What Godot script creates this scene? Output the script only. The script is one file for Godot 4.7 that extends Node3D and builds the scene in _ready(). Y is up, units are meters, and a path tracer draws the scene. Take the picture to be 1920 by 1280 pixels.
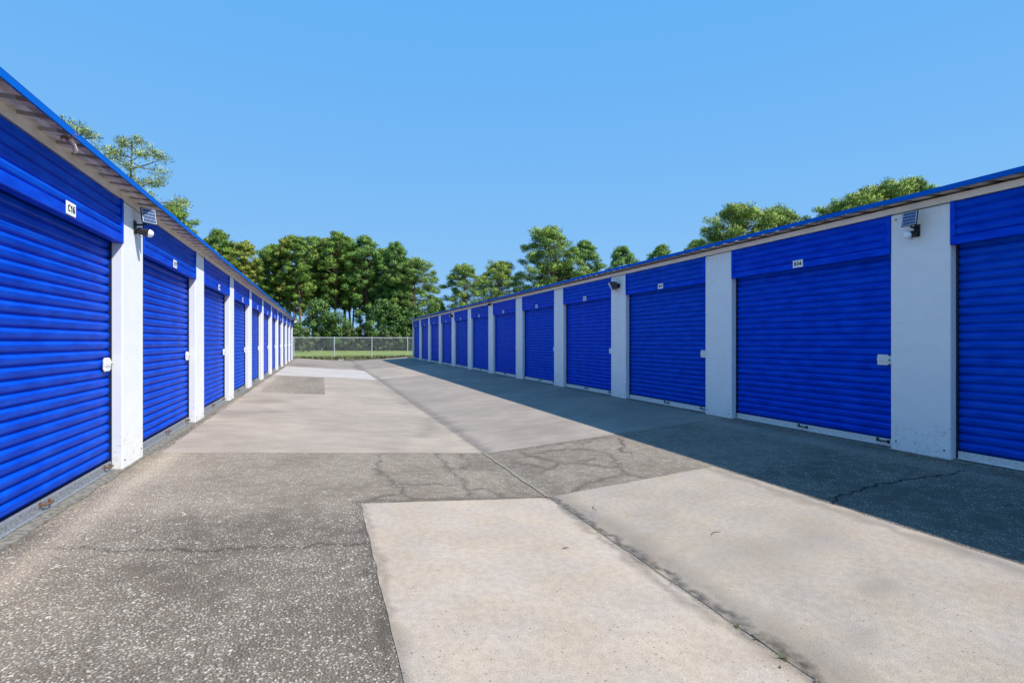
extends Node3D
# Yard between two rows of self-storage units. Across the yard = x ("a"), along it = -z ("d"); y is up, metres.

const PITCH := 3.658
const WALL_L := -2.124
const WALL_R := 7.25
const MID := 2.45
const DIP := -0.335

var M := {}
var cache := {}
var taken := {}


class MB:
	var v := PackedVector3Array()
	var n := PackedVector3Array()
	var c := PackedColorArray()
	var t := PackedVector2Array()
	var col := Color.WHITE

	func tri(p: Vector3, q: Vector3, r: Vector3, np = null, nq = null, nr = null) -> void:
		# front faces run clockwise: the normal is (r-p) x (q-p)
		if np == null:
			np = (r - p).cross(q - p).normalized()
			nq = np
			nr = np
		v.append(p)
		v.append(q)
		v.append(r)
		n.append(np)
		n.append(nq)
		n.append(nr)
		for i in 3:
			c.append(col)
			t.append(Vector2.ZERO)

	func out_tri(p: Vector3, q: Vector3, r: Vector3, centre: Vector3) -> void:
		if (r - p).cross(q - p).dot((p + q + r) / 3.0 - centre) < 0.0:
			tri(p, r, q)
		else:
			tri(p, q, r)

	func out_quad(p: Vector3, q: Vector3, r: Vector3, s: Vector3, centre: Vector3) -> void:
		out_tri(p, q, r, centre)
		out_tri(p, r, s, centre)

	func box(at: Vector3, size: Vector3, bevel := 0.004, turn := Basis.IDENTITY) -> void:
		var h := size / 2.0
		var b: float = minf(bevel, minf(h.x, minf(h.y, h.z)) * 0.9)
		var P := {}
		for sx in [-1, 1]:
			for sy in [-1, 1]:
				for sz in [-1, 1]:
					var s := Vector3(sx, sy, sz)
					for k in 3:
						var w := Vector3(h.x - b, h.y - b, h.z - b)
						w[k] = h[k]
						P[[sx, sy, sz, k]] = at + turn * (s * w)
		for k in 3:
			var i := (k + 1) % 3
			var j := (k + 2) % 3
			for s in [-1, 1]:
				var q := []
				for e in [[-1, -1], [1, -1], [1, 1], [-1, 1]]:
					var g := [0, 0, 0, k]
					g[k] = s
					g[i] = e[0]
					g[j] = e[1]
					q.append(P[g])
				out_quad(q[0], q[1], q[2], q[3], at)
			for s1 in [-1, 1]:
				for s2 in [-1, 1]:
					var g1 := [0, 0, 0, i]
					g1[i] = s1
					g1[j] = s2
					g1[k] = -1
					var g2 := g1.duplicate()
					g2[k] = 1
					var g3 := g2.duplicate()
					g3[3] = j
					var g4 := g1.duplicate()
					g4[3] = j
					out_quad(P[g1], P[g2], P[g3], P[g4], at)
		for sx in [-1, 1]:
			for sy in [-1, 1]:
				for sz in [-1, 1]:
					out_tri(P[[sx, sy, sz, 0]], P[[sx, sy, sz, 1]], P[[sx, sy, sz, 2]], at)

	func tube(pts: Array, radii: Array, sides := 6, caps := true) -> void:
		var rings := []
		var ref := Vector3(0.31, 0.2, 0.93)
		for i in pts.size():
			var d: Vector3 = (pts[mini(i + 1, pts.size() - 1)] - pts[maxi(i - 1, 0)]).normalized()
			var u := d.cross(ref)
			if u.length() < 0.1:
				u = d.cross(Vector3.RIGHT)
			u = u.normalized()
			var w := d.cross(u)
			var ring := []
			for k in sides:
				var f := TAU * k / sides
				ring.append(u * cos(f) + w * sin(f))
			rings.append(ring)
		for i in pts.size() - 1:
			for k in sides:
				var k2 := (k + 1) % sides
				var a0: Vector3 = rings[i][k]
				var a1: Vector3 = rings[i][k2]
				var b0: Vector3 = rings[i + 1][k]
				var b1: Vector3 = rings[i + 1][k2]
				var p0: Vector3 = pts[i] + a0 * radii[i]
				var p1: Vector3 = pts[i] + a1 * radii[i]
				var q0: Vector3 = pts[i + 1] + b0 * radii[i + 1]
				var q1: Vector3 = pts[i + 1] + b1 * radii[i + 1]
				if (q1 - p0).cross(p1 - p0).dot(a0 + a1) > 0.0:
					tri(p0, p1, q1, a0, a1, b1)
					tri(p0, q1, q0, a0, b1, b0)
				else:
					tri(p0, q1, p1, a0, b1, a1)
					tri(p0, q0, q1, a0, b0, b1)
		if caps:
			for e in [0, pts.size() - 1]:
				var inner: Vector3 = pts[1] if e == 0 else pts[e - 1]
				for k in range(1, sides - 1):
					out_tri(pts[e] + rings[e][0] * radii[e], pts[e] + rings[e][k] * radii[e], pts[e] + rings[e][k + 1] * radii[e], inner)

	func strip_z(profile: Array, z0: float, z1: float, smooth := true) -> void:
		# a profile of (x, y) points carried along z; the normal is to the left of the way it runs
		var nn := []
		for i in profile.size():
			var d: Vector2 = (profile[mini(i + 1, profile.size() - 1)] - profile[maxi(i - 1, 0)]).normalized()
			nn.append(Vector3(d.y, -d.x, 0))
		for i in profile.size() - 1:
			var p: Vector2 = profile[i]
			var q: Vector2 = profile[i + 1]
			var a := Vector3(p.x, p.y, z0)
			var b := Vector3(p.x, p.y, z1)
			var e := Vector3(q.x, q.y, z1)
			var f := Vector3(q.x, q.y, z0)
			var d2: Vector2 = (q - p).normalized()
			var flat := Vector3(d2.y, -d2.x, 0)
			var n0: Vector3 = nn[i] if smooth else flat
			var n1: Vector3 = nn[i + 1] if smooth else flat
			if (e - a).cross(b - a).dot(flat) > 0.0:
				tri(a, b, e, n0, n0, n1)
				tri(a, e, f, n0, n1, n1)
			else:
				tri(a, e, b, n0, n1, n0)
				tri(a, f, e, n0, n1, n1)

	func lathe(base: Vector3, axis: Vector3, prof: Array, sides := 16) -> void:
		# prof: (radius, height along axis)
		var u := axis.cross(Vector3(0.13, 0.9, 0.31)).normalized()
		var w := axis.cross(u)
		for i in prof.size() - 1:
			for k in sides:
				var f0 := TAU * k / sides
				var f1 := TAU * (k + 1) / sides
				var d0 := u * cos(f0) + w * sin(f0)
				var d1 := u * cos(f1) + w * sin(f1)
				var slope: Vector2 = (prof[i + 1] - prof[i]).normalized()
				var m0 := (d0 * slope.y - axis * slope.x).normalized()
				var m1 := (d1 * slope.y - axis * slope.x).normalized()
				var p0: Vector3 = base + d0 * prof[i].x + axis * prof[i].y
				var p1: Vector3 = base + d1 * prof[i].x + axis * prof[i].y
				var q0: Vector3 = base + d0 * prof[i + 1].x + axis * prof[i + 1].y
				var q1: Vector3 = base + d1 * prof[i + 1].x + axis * prof[i + 1].y
				if (q1 - p0).cross(p1 - p0).dot(m0) + (q0 - p0).cross(q1 - p0).dot(m0) > 0.0:
					tri(p0, p1, q1, m0, m1, m1)
					tri(p0, q1, q0, m0, m1, m0)
				else:
					tri(p0, q1, p1, m0, m1, m1)
					tri(p0, q0, q1, m0, m0, m1)

	func mesh(with_uv := false) -> ArrayMesh:
		var arr := []
		arr.resize(Mesh.ARRAY_MAX)
		arr[Mesh.ARRAY_VERTEX] = v
		arr[Mesh.ARRAY_NORMAL] = n
		arr[Mesh.ARRAY_COLOR] = c
		if with_uv:
			arr[Mesh.ARRAY_TEX_UV] = t
		var m := ArrayMesh.new()
		m.add_surface_from_arrays(Mesh.PRIMITIVE_TRIANGLES, arr)
		return m


# ------------------------------------------------------------------ helpers

func V(a: float, y: float, d: float) -> Vector3:
	return Vector3(a, y, -d)


func dip(a: float) -> float:
	# the yard falls to a drain line along its middle
	if a < MID:
		return DIP * (a - WALL_L) / (MID - WALL_L)
	return DIP * (WALL_R - a) / (WALL_R - MID)


func numbered(called: String) -> String:
	var k: int = taken.get(called, 0)
	taken[called] = k + 1
	return called if k == 0 else "%s_%03d" % [called, k]


func tag(o: Node, label: String, category := "", group := "", kind := "") -> void:
	o.set_meta("label", label)
	if category:
		o.set_meta("category", category)
	if group:
		o.set_meta("group", group)
	if kind:
		o.set_meta("kind", kind)


func thing(called: String, label: String, category: String, at: Vector3, turn := 0.0, group := "") -> Node3D:
	var o := Node3D.new()
	o.name = numbered(called)
	add_child(o, true)
	o.position = at
	o.rotation.y = turn
	tag(o, label, category, group)
	return o


func part(called: String, mesh: Mesh, mat: Material, parent: Node3D, at := Vector3.ZERO) -> MeshInstance3D:
	var o := MeshInstance3D.new()
	o.name = called
	var k := 0
	while parent.has_node(NodePath(String(o.name))):
		k += 1
		o.name = "%s_%03d" % [called, k]
	o.mesh = mesh
	o.material_override = mat
	o.position = at
	parent.add_child(o, true)
	return o


func fast_part(called: String, number: int, mesh: Mesh, mat: Material, parent: Node3D, at: Vector3) -> MeshInstance3D:
	var o := MeshInstance3D.new()
	o.name = called if number == 0 else "%s_%03d" % [called, number]
	o.mesh = mesh
	o.material_override = mat
	o.position = at
	parent.add_child(o, true)
	return o


func rng(s: int) -> RandomNumberGenerator:
	var r := RandomNumberGenerator.new()
	r.seed = s
	return r


func rdir(r: RandomNumberGenerator) -> Vector3:
	var z := r.randf_range(-1, 1)
	var f := r.randf() * TAU
	var q := sqrt(1.0 - z * z)
	return Vector3(q * cos(f), z, q * sin(f))


func noise(s: int, freq: float, oct := 4, kind := FastNoiseLite.TYPE_SIMPLEX) -> FastNoiseLite:
	var f := FastNoiseLite.new()
	f.seed = s
	f.frequency = freq
	f.noise_type = kind
	f.fractal_octaves = oct
	return f


func nbytes(s: int, freq: float, oct: int, w: int, h: int) -> PackedByteArray:
	var im := noise(s, freq, oct).get_image(w, h)
	im.convert(Image.FORMAT_L8)
	return im.get_data()


func srgb(r: float, g: float, b: float) -> Color:
	return Color(r / 255.0, g / 255.0, b / 255.0)


func std(col: Color, rough := 0.6, metal := 0.0) -> StandardMaterial3D:
	var m := StandardMaterial3D.new()
	m.albedo_color = col
	m.roughness = rough
	m.metallic = metal
	return m


func weathered(dark: Color, light: Color, s: int, freq: float, scale: float, oct := 5) -> NoiseTexture2D:
	var g := Gradient.new()
	g.offsets = PackedFloat32Array([0.0, 0.35, 0.6, 1.0])
	g.colors = PackedColorArray([dark, dark.lerp(light, 0.6), light, light.lerp(Color.WHITE, 0.06)])
	var tx := NoiseTexture2D.new()
	tx.width = 512
	tx.height = 512
	tx.seamless = true
	tx.generate_mipmaps = false
	tx.noise = noise(s, freq, oct)
	tx.color_ramp = g
	return tx


func tri_tex(m: StandardMaterial3D, tx: Texture2D, scale: Vector3) -> StandardMaterial3D:
	m.albedo_color = Color.WHITE
	m.albedo_texture = tx
	m.uv1_triplanar = true
	m.uv1_world_triplanar = true
	m.uv1_scale = scale
	return m


# ------------------------------------------------------------------ materials and ground textures

func make_materials() -> void:
	M.blues = []
	for e in [[0, 56, 174, 0, 74, 204, 0.40], [0, 63, 182, 2, 80, 204, 0.46], [0, 60, 172, 4, 78, 198, 0.44], [0, 54, 180, 0, 70, 206, 0.36]]:
		var bm := tri_tex(std(Color.WHITE, e[6], 0.1), weathered(srgb(e[0], e[1], e[2]), srgb(e[3], e[4], e[5]), 40 + int(e[1]), 0.016, 1.0), Vector3(0.22, 0.7, 0.22))
		bm.metallic_specular = 0.15
		M.blues.append(bm)
	M.blue_frame = M.blues[3]
	M.trim = std(srgb(2, 94, 192), 0.5)
	M.trim.metallic_specular = 0.15
	M.backing = std(srgb(6, 16, 60), 0.7)
	M.white = std(Color.WHITE, 0.5)
	tri_tex(M.white, wall_paint(), Vector3(0.35, 1.0 / 3.6, 0.35))
	M.cream = tri_tex(std(Color.WHITE, 0.55), weathered(srgb(228, 218, 200), srgb(242, 233, 216), 6, 0.01, 1.0), Vector3(0.3, 0.9, 0.3))
	M.side_wall = std(srgb(30, 70, 170), 0.5)
	M.roof_metal = tri_tex(std(Color.WHITE, 0.55, 0.0), weathered(srgb(172, 158, 142), srgb(222, 216, 206), 7, 0.008, 1.0), Vector3(1.2, 1, 0.9))
	M.roof_metal.vertex_color_use_as_albedo = true
	M.bar_grey = tri_tex(std(Color.WHITE, 0.45, 0.25), weathered(srgb(104, 106, 110), srgb(146, 150, 156), 8, 0.03, 1.0), Vector3(1.5, 1.5, 1.5))
	M.bar_white = tri_tex(std(Color.WHITE, 0.5, 0.0), weathered(srgb(186, 180, 172), srgb(218, 214, 208), 9, 0.03, 1.0), Vector3(1.5, 1.5, 1.5))
	M.latch = std(srgb(222, 220, 212), 0.4)
	M.rust = tri_tex(std(Color.WHITE, 0.9), weathered(srgb(62, 42, 32), srgb(120, 84, 62), 10, 0.05, 1.0), Vector3(6, 6, 6))
	M.black = std(srgb(28, 28, 31), 0.5)
	M.dark_metal = std(srgb(48, 52, 60), 0.45)
	M.screw = std(srgb(50, 50, 54), 0.5)
	M.plate = std(srgb(232, 232, 226), 0.5)
	M.ink = std(srgb(22, 22, 24), 0.7)
	M.lens = std(srgb(236, 238, 240), 0.25)
	M.panel_frame = std(srgb(30, 34, 44), 0.4)
	M.cell = std(srgb(28, 58, 112), 0.15)
	M.cell_line = std(srgb(196, 204, 214), 0.4)
	M.threshold = tri_tex(std(Color.WHITE, 0.95), weathered(srgb(74, 70, 62), srgb(128, 122, 110), 12, 0.03, 1.0), Vector3(0.8, 0.8, 0.8))
	M.galv = std(srgb(204, 209, 212), 0.5)
	M.wire = std(srgb(186, 192, 194), 0.5)
	M.bark = tri_tex(std(Color.WHITE, 0.95), weathered(srgb(66, 50, 40), srgb(134, 110, 92), 13, 0.05, 1.0), Vector3(0.8, 0.25, 0.8))
	M.twig = std(srgb(110, 84, 56), 0.9)
	M.dry = std(srgb(150, 112, 70), 0.9)
	M.foam = std(srgb(226, 204, 186), 0.8)
	M.mortar = tri_tex(std(Color.WHITE, 0.95), weathered(srgb(84, 76, 66), srgb(146, 136, 120), 14, 0.05, 1.0), Vector3(1.5, 1.5, 1.5))
	var leaf := StandardMaterial3D.new()
	leaf.vertex_color_use_as_albedo = true
	leaf.roughness = 0.75
	leaf.cull_mode = BaseMaterial3D.CULL_DISABLED
	leaf.backlight = Color(0.3, 0.36, 0.1)
	M.leaf = leaf
	var grass := StandardMaterial3D.new()
	grass.vertex_color_use_as_albedo = true
	grass.roughness = 0.85
	grass.cull_mode = BaseMaterial3D.CULL_DISABLED
	grass.backlight = Color(0.25, 0.3, 0.08)
	M.grass = grass
	M.field = tri_tex(std(Color.WHITE, 0.95), weathered(srgb(106, 112, 42), srgb(120, 136, 56), 15, 0.02, 1.0), Vector3(0.11, 0.11, 0.11))
	M.field.cull_mode = BaseMaterial3D.CULL_DISABLED


func wall_paint() -> ImageTexture:
	# one repeat is 3.6 m high: splashed dirt at the foot, faint runs under the eave, rubbed marks between
	var w := 512
	var h := 1024
	var r := rng(3)
	var cloud := nbytes(5, 0.011, 4, w, h)
	var fine := nbytes(6, 0.11, 3, w, h)
	var wear := PackedFloat32Array()
	wear.resize(w * h)
	for f in 1100:
		var up := pow(r.randf(), 3.0) * 0.42 - 0.02
		var cx := r.randf() * w
		var cy := h - 1 - up / 3.6 * h
		var q := r.randf_range(0.8, 3.5)
		for y in range(int(cy - q), int(cy + q) + 1):
			for x in range(int(cx - q), int(cx + q) + 1):
				if y >= 0 and y < h and Vector2(x - cx, y - cy).length() < q:
					wear[y * w + posmod(x, w)] += 0.09
	for f in 26:
		var cx := r.randf() * w
		var top := h - int(3.2 / 3.6 * h) + r.randi() % 30
		var ln := r.randf_range(30, 260)
		for q in int(ln):
			cx += r.randf_range(-0.15, 0.15)
			wear[mini(h - 1, top + q) * w + posmod(int(cx), w)] += 0.16 * (1.0 - q / ln)
	for f in 60:
		var c := Vector2(r.randf() * w, h - r.randf_range(0.2, 2.4) / 3.6 * h)
		var d := Vector2(1, 0).rotated(r.randf() * TAU)
		for q in int(r.randf_range(6, 40)):
			c += d
			wear[clampi(int(c.y), 0, h - 1) * w + posmod(int(c.x), w)] += 0.1
	var px := PackedByteArray()
	px.resize(w * h * 3)
	for i in w * h:
		var k := 234.0 + (cloud[i] - 128) * 0.022 + (fine[i] - 128) * 0.012
		var d := minf(wear[i], 0.6)
		px[i * 3] = clampi(int(k * (1.0 - d * 0.55)), 0, 255)
		px[i * 3 + 1] = clampi(int(k * 0.994 * (1.0 - d * 0.62)), 0, 255)
		px[i * 3 + 2] = clampi(int(k * 0.98 * (1.0 - d * 0.72)), 0, 255)
	return ImageTexture.create_from_image(Image.create_from_data(w, h, false, Image.FORMAT_RGB8, px))


func stroke(dark: PackedFloat32Array, w: int, h: int, o: Vector2, per: Vector2, pts: Array, core: float, halo: float, strength: float, r: RandomNumberGenerator) -> void:
	# a wandering crack with a soft dirty margin, added to a map of how dark the ground is
	var P := []
	for i in range(0, pts.size(), 2):
		P.append(Vector2(pts[i], pts[i + 1]))
	var wander := noise(r.randi() % 1000, 1.1, 4)
	var widen := noise(r.randi() % 1000, 0.9, 3)
	for i in P.size() - 1:
		var p: Vector2 = P[i]
		var q: Vector2 = P[i + 1]
		var steps := int(p.distance_to(q) / 0.012) + 1
		var side := (q - p).orthogonal().normalized()
		for k in steps:
			var c := p.lerp(q, float(k) / steps)
			c += side * wander.get_noise_2d(c.x * 3.0, c.y * 3.0) * 0.06
			var hw := halo * (0.55 + 0.75 * widen.get_noise_2d(c.x * 1.6, c.y * 1.6) + 0.35)
			hw = maxf(hw, 0.012)
			var cx := (c.x - o.x) * per.x
			var cy := (c.y - o.y) * per.y
			var rx := hw * per.x
			var ry := hw * per.y
			for y in range(maxi(0, int(cy - ry)), mini(h, int(cy + ry) + 2)):
				for x in range(maxi(0, int(cx - rx)), mini(w, int(cx + rx) + 2)):
					var ds := Vector2((x - cx) / per.x, (y - cy) / per.y).length()
					if ds < hw:
						var s := strength * pow(1.0 - ds / hw, 0.9)
						if ds < core:
							s = maxf(s, strength + 0.22)
						var j := y * w + x
						if s > dark[j]:
							dark[j] = s


func asphalt_texture() -> void:
	# old shell asphalt: a = -2.35 .. 7.45, d = 1.2 .. 8.4
	var w := 2048
	var h := 1536
	var o := Vector2(-2.35, 1.2)
	var per := Vector2(w / 9.8, h / 7.2)
	var r := rng(11)
	var dark := PackedFloat32Array()
	dark.resize(w * h)
	var cracks := [
		[0.83, 8.05, 0.69, 7.22, 0.70, 6.73, 0.83, 6.29, 0.86, 5.82, 0.93, 5.45],
		[1.65, 8.05, 1.68, 7.44, 1.62, 6.96, 1.64, 6.47, 1.60, 5.88, 1.59, 5.45],
		[2.05, 8.05, 2.03, 7.37, 1.82, 7.00, 1.63, 7.01],
		[0.44, 5.57, 0.58, 5.74, 0.75, 5.83],
		[1.63, 6.00, 1.85, 5.94, 1.90, 5.73, 1.91, 5.45],
		[2.99, 8.01, 2.95, 7.50, 3.06, 7.35, 3.19, 6.85, 3.44, 6.74, 3.77, 6.78],
		[2.98, 7.55, 3.33, 7.60, 3.71, 7.54, 3.96, 7.30, 4.05, 6.86, 3.79, 6.20, 3.68, 5.94, 3.73, 5.69, 3.80, 5.5],
		[3.96, 7.98, 4.02, 7.67, 4.49, 8.06],
		[2.57, 7.28, 2.77, 7.01, 2.99, 6.68, 3.16, 6.81],
		[2.51, 6.49, 2.74, 6.50, 3.05, 6.69, 3.23, 6.82],
		[3.42, 6.70, 3.57, 6.41, 3.76, 6.16],
		[3.65, 5.90, 3.28, 5.79, 2.98, 5.74, 2.69, 5.5]]
	for c in cracks:
		stroke(dark, w, h, o, per, c, 0.004, 0.07, 0.27, r)
	stroke(dark, w, h, o, per, [0.86, 6.29, 1.07, 6.23, 1.29, 6.26, 1.6, 6.1], 0.0, 0.05, 0.3, r)
	stroke(dark, w, h, o, per, [4.70, 7.71, 4.55, 7.28, 4.26, 6.93, 4.34, 6.73], 0.006, 0.045, 0.4, r)
	stroke(dark, w, h, o, per, [-1.83, 4.71, -1.46, 4.57, -0.94, 4.48, -0.40, 4.44, 0.37, 4.41], 0.005, 0.04, 0.26, r)
	stroke(dark, w, h, o, per, [4.70, 3.84, 5.0, 3.95, 5.29, 4.00, 5.83, 4.03, 6.36, 3.98, 6.95, 3.87], 0.011, 0.03, 0.55, r)
	stroke(dark, w, h, o, per, [5.9, 3.2, 6.3, 2.9, 6.8, 2.85], 0.0, 0.04, 0.25, r)
	# dirt washed along the drain and against the slabs
	stroke(dark, w, h, o, per, [2.25, 8.05, 2.22, 7.2, 2.28, 6.3, 2.2, 5.5], 0.0, 0.3, 0.16, r)
	stroke(dark, w, h, o, per, [2.62, 8.05, 2.66, 7.4, 2.58, 6.3, 2.6, 5.5], 0.0, 0.26, 0.16, r)
	stroke(dark, w, h, o, per, [0.33, 5.6, 0.34, 4.4, 0.33, 3.4, 0.33, 2.0, 0.33, 1.2], 0.0, 0.045, 0.2, r)
	stroke(dark, w, h, o, per, [2.6, 7.98, 3.2, 7.99, 3.9, 7.97, 4.6, 7.99], 0.0, 0.13, 0.26, r)
	stroke(dark, w, h, o, per, [0.35, 5.6, 1.1, 5.6, 1.8, 5.58, 2.4, 5.58], 0.0, 0.07, 0.3, r)
	var big := nbytes(21, 0.0035, 4, w, h)
	var mid := nbytes(22, 0.02, 4, w, h)
	var fine := nbytes(23, 0.32, 2, w, h)
	var px := PackedByteArray()
	px.resize(w * h * 3)
	var relief := PackedByteArray()
	relief.resize(w * h)
	var drip := PackedFloat32Array()   # pale worn band under each eave
	drip.resize(w)
	for x in w:
		var a := o.x + x / per.x
		drip[x] = exp(-pow((a + 1.84) / 0.13, 2.0)) + 0.35 * exp(-pow((a + 1.5) / 0.35, 2.0)) + 0.75 * exp(-pow((a - 6.86) / 0.2, 2.0))
	for y in h:
		var strip := 22.0 * smoothstep(4.9, 5.7, o.y + y / per.y)   # a later, paler lift of asphalt between the slabs
		for x in w:
			var i := y * w + x
			var b := (big[i] - 128) * 0.07 + (mid[i] - 128) * 0.06 + (fine[i] - 128) * 0.34
			var s := 1.0 - dark[i] * 0.78
			var k := (101.0 + b + drip[x] * 34.0 + strip) * s
			var j := i * 3
			px[j] = clampi(int(k * 1.05), 8, 255)
			px[j + 1] = clampi(int(k * 0.937), 8, 255)
			px[j + 2] = clampi(int(k * 0.805), 8, 255)
			relief[i] = clampi(int(110.0 + (fine[i] - 128) * 0.35 - dark[i] * 40.0), 0, 255)
	# shell flecks, thick where the surface is worn
	for f in 270000:
		var cx := r.randi() % w
		var cy := r.randi() % h
		var i0 := cy * w + cx
		var worn := 0.36 + (big[i0] - 122) * 0.003 + (mid[i0] - 128) * 0.004 + drip[cx] * 1.1
		var a2 := o.x + cx / per.x
		if a2 < 0.4:
			worn += 0.12
		var d2 := o.y + cy / per.y
		if a2 < 0.3 and d2 < 3.6:
			worn += 0.2
		if dark[i0] > 0.2:
			worn -= 0.3
		if r.randf() > worn:
			continue
		var rx := r.randf_range(0.25, 0.95) * (1.0 if r.randf() < 0.93 else 1.8)
		var ry := rx * r.randf_range(0.4, 1.0)
		if r.randf() < 0.5:
			var sw := rx
			rx = ry
			ry = sw
		var tone := 0.58 + 0.42 * pow(r.randf(), 1.6)
		var warm := r.randf_range(0.95, 1.0)
		for y in range(maxi(0, int(cy - ry)), mini(h, int(cy + ry) + 1)):
			for x in range(maxi(0, int(cx - rx)), mini(w, int(cx + rx) + 1)):
				var j := (y * w + x) * 3
				px[j] = int(206 * tone)
				px[j + 1] = int(195 * tone)
				px[j + 2] = int(182 * tone * warm)
				relief[y * w + x] = 170
	var im := Image.create_from_data(w, h, false, Image.FORMAT_RGB8, px)
	var bump := Image.create_from_data(w, h, false, Image.FORMAT_L8, relief)
	bump.convert(Image.FORMAT_RGBA8)
	bump.bump_map_to_normal_map(3.0)
	var m := StandardMaterial3D.new()
	m.albedo_texture = ImageTexture.create_from_image(im)
	m.normal_enabled = true
	m.normal_texture = ImageTexture.create_from_image(bump)
	m.roughness = 0.9
	M.asphalt = m


func near_concrete_texture() -> void:
	# a = 0.33 .. 4.87, d = -0.5 .. 5.6
	var w := 1024
	var h := 1408
	var o := Vector2(0.33, -0.5)
	var per := Vector2(w / 4.54, h / 6.1)
	var r := rng(31)
	var dark := PackedFloat32Array()
	dark.resize(w * h)
	stroke(dark, w, h, o, per, [2.47, 5.55, 2.49, 4.2, 2.49, 3.2, 2.48, 2.2, 2.49, -0.5], 0.0, 0.1, 0.34, r)
	stroke(dark, w, h, o, per, [2.56, 5.55, 2.62, 4.2, 2.6, 3.4, 2.58, 2.8, 2.57, 2.0, 2.6, -0.5], 0.0, 0.2, 0.12, r)
	stroke(dark, w, h, o, per, [2.38, 4.6, 2.36, 3.2, 2.42, 2.0, 2.43, -0.5], 0.0, 0.08, 0.16, r)
	stroke(dark, w, h, o, per, [4.68, 5.5, 4.69, 3.0, 4.68, -0.5], 0.0, 0.1, 0.12, r)
	stroke(dark, w, h, o, per, [3.55, 2.55, 3.75, 2.6], 0.0, 0.16, 0.08, r)
	stroke(dark, w, h, o, per, [2.95, 2.2, 3.1, 2.25], 0.0, 0.16, 0.06, r)
	stroke(dark, w, h, o, per, [3.0, 3.5, 3.6, 3.3, 4.2, 3.4], 0.0, 0.4, 0.04, r)
	stroke(dark, w, h, o, per, [0.38, 5.5, 0.39, 3.2, 0.4, 1.0], 0.0, 0.07, 0.14, r)
	var big := nbytes(41, 0.0045, 4, w, h)
	var mid := nbytes(42, 0.045, 5, w, h)
	var warm := nbytes(43, 0.006, 3, w, h)
	var fine := nbytes(44, 0.4, 2, w, h)
	var px := PackedByteArray()
	px.resize(w * h * 3)
	for y in h:
		for x in w:
			var i := y * w + x
			var left: float = 1.0 if x / per.x + o.x < MID else 0.0
			var b := (big[i] - 128) * 0.05 + (mid[i] - 128) * 0.06 + (fine[i] - 128) * 0.2
			var k := (162.0 + left * 8.0 + b) * (1.0 - dark[i] * (0.5 + mid[i] * 0.0052))
			var q := (warm[i] - 120) * 0.03
			var j := i * 3
			px[j] = clampi(int(k * 1.0 + q * 0.4), 0, 255)
			px[j + 1] = clampi(int(k * 0.906), 0, 255)
			px[j + 2] = clampi(int(k * 0.805 - q), 0, 255)
	for f in 900:   # faint scuffs and scrapes
		var c := Vector2(r.randf() * w, r.randf() * h)
		var dv := Vector2(1, 0).rotated(r.randf_range(-0.5, 0.5) + (PI / 2 if r.randf() < 0.3 else 0.0))
		var tone2 := r.randf_range(0.95, 1.045)
		for q in int(r.randf_range(8, 46)):
			c += dv
			dv = dv.rotated(r.randf_range(-0.06, 0.06))
			if c.x < 1 or c.y < 1 or c.x > w - 2 or c.y > h - 2:
				break
			var j := (int(c.y) * w + int(c.x)) * 3
			for e in 3:
				px[j + e] = clampi(int(px[j + e] * tone2), 0, 255)
	for f in 26000:   # pits and grains, mostly on the nearer, more worn end
		var cx := r.randi() % w
		var cy := r.randi() % h
		var d := o.y + cy / per.y
		var a := o.x + cx / per.x
		if r.randf() > clampf(1.15 - d * 0.28 - (0.35 if a > MID else 0.0), 0.05, 1.0):
			continue
		var tone := r.randf_range(0.5, 0.9) if r.randf() < 0.8 else 1.15
		var n := 1 if r.randf() < 0.8 else 2
		for yy in n:
			for xx in n:
				var j := (mini(h - 1, cy + yy) * w + mini(w - 1, cx + xx)) * 3
				for e in 3:
					px[j + e] = clampi(int(px[j + e] * tone), 0, 255)
	var m := StandardMaterial3D.new()
	m.albedo_texture = ImageTexture.create_from_image(Image.create_from_data(w, h, false, Image.FORMAT_RGB8, px))
	m.roughness = 0.88
	M.concrete_near = m


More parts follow.
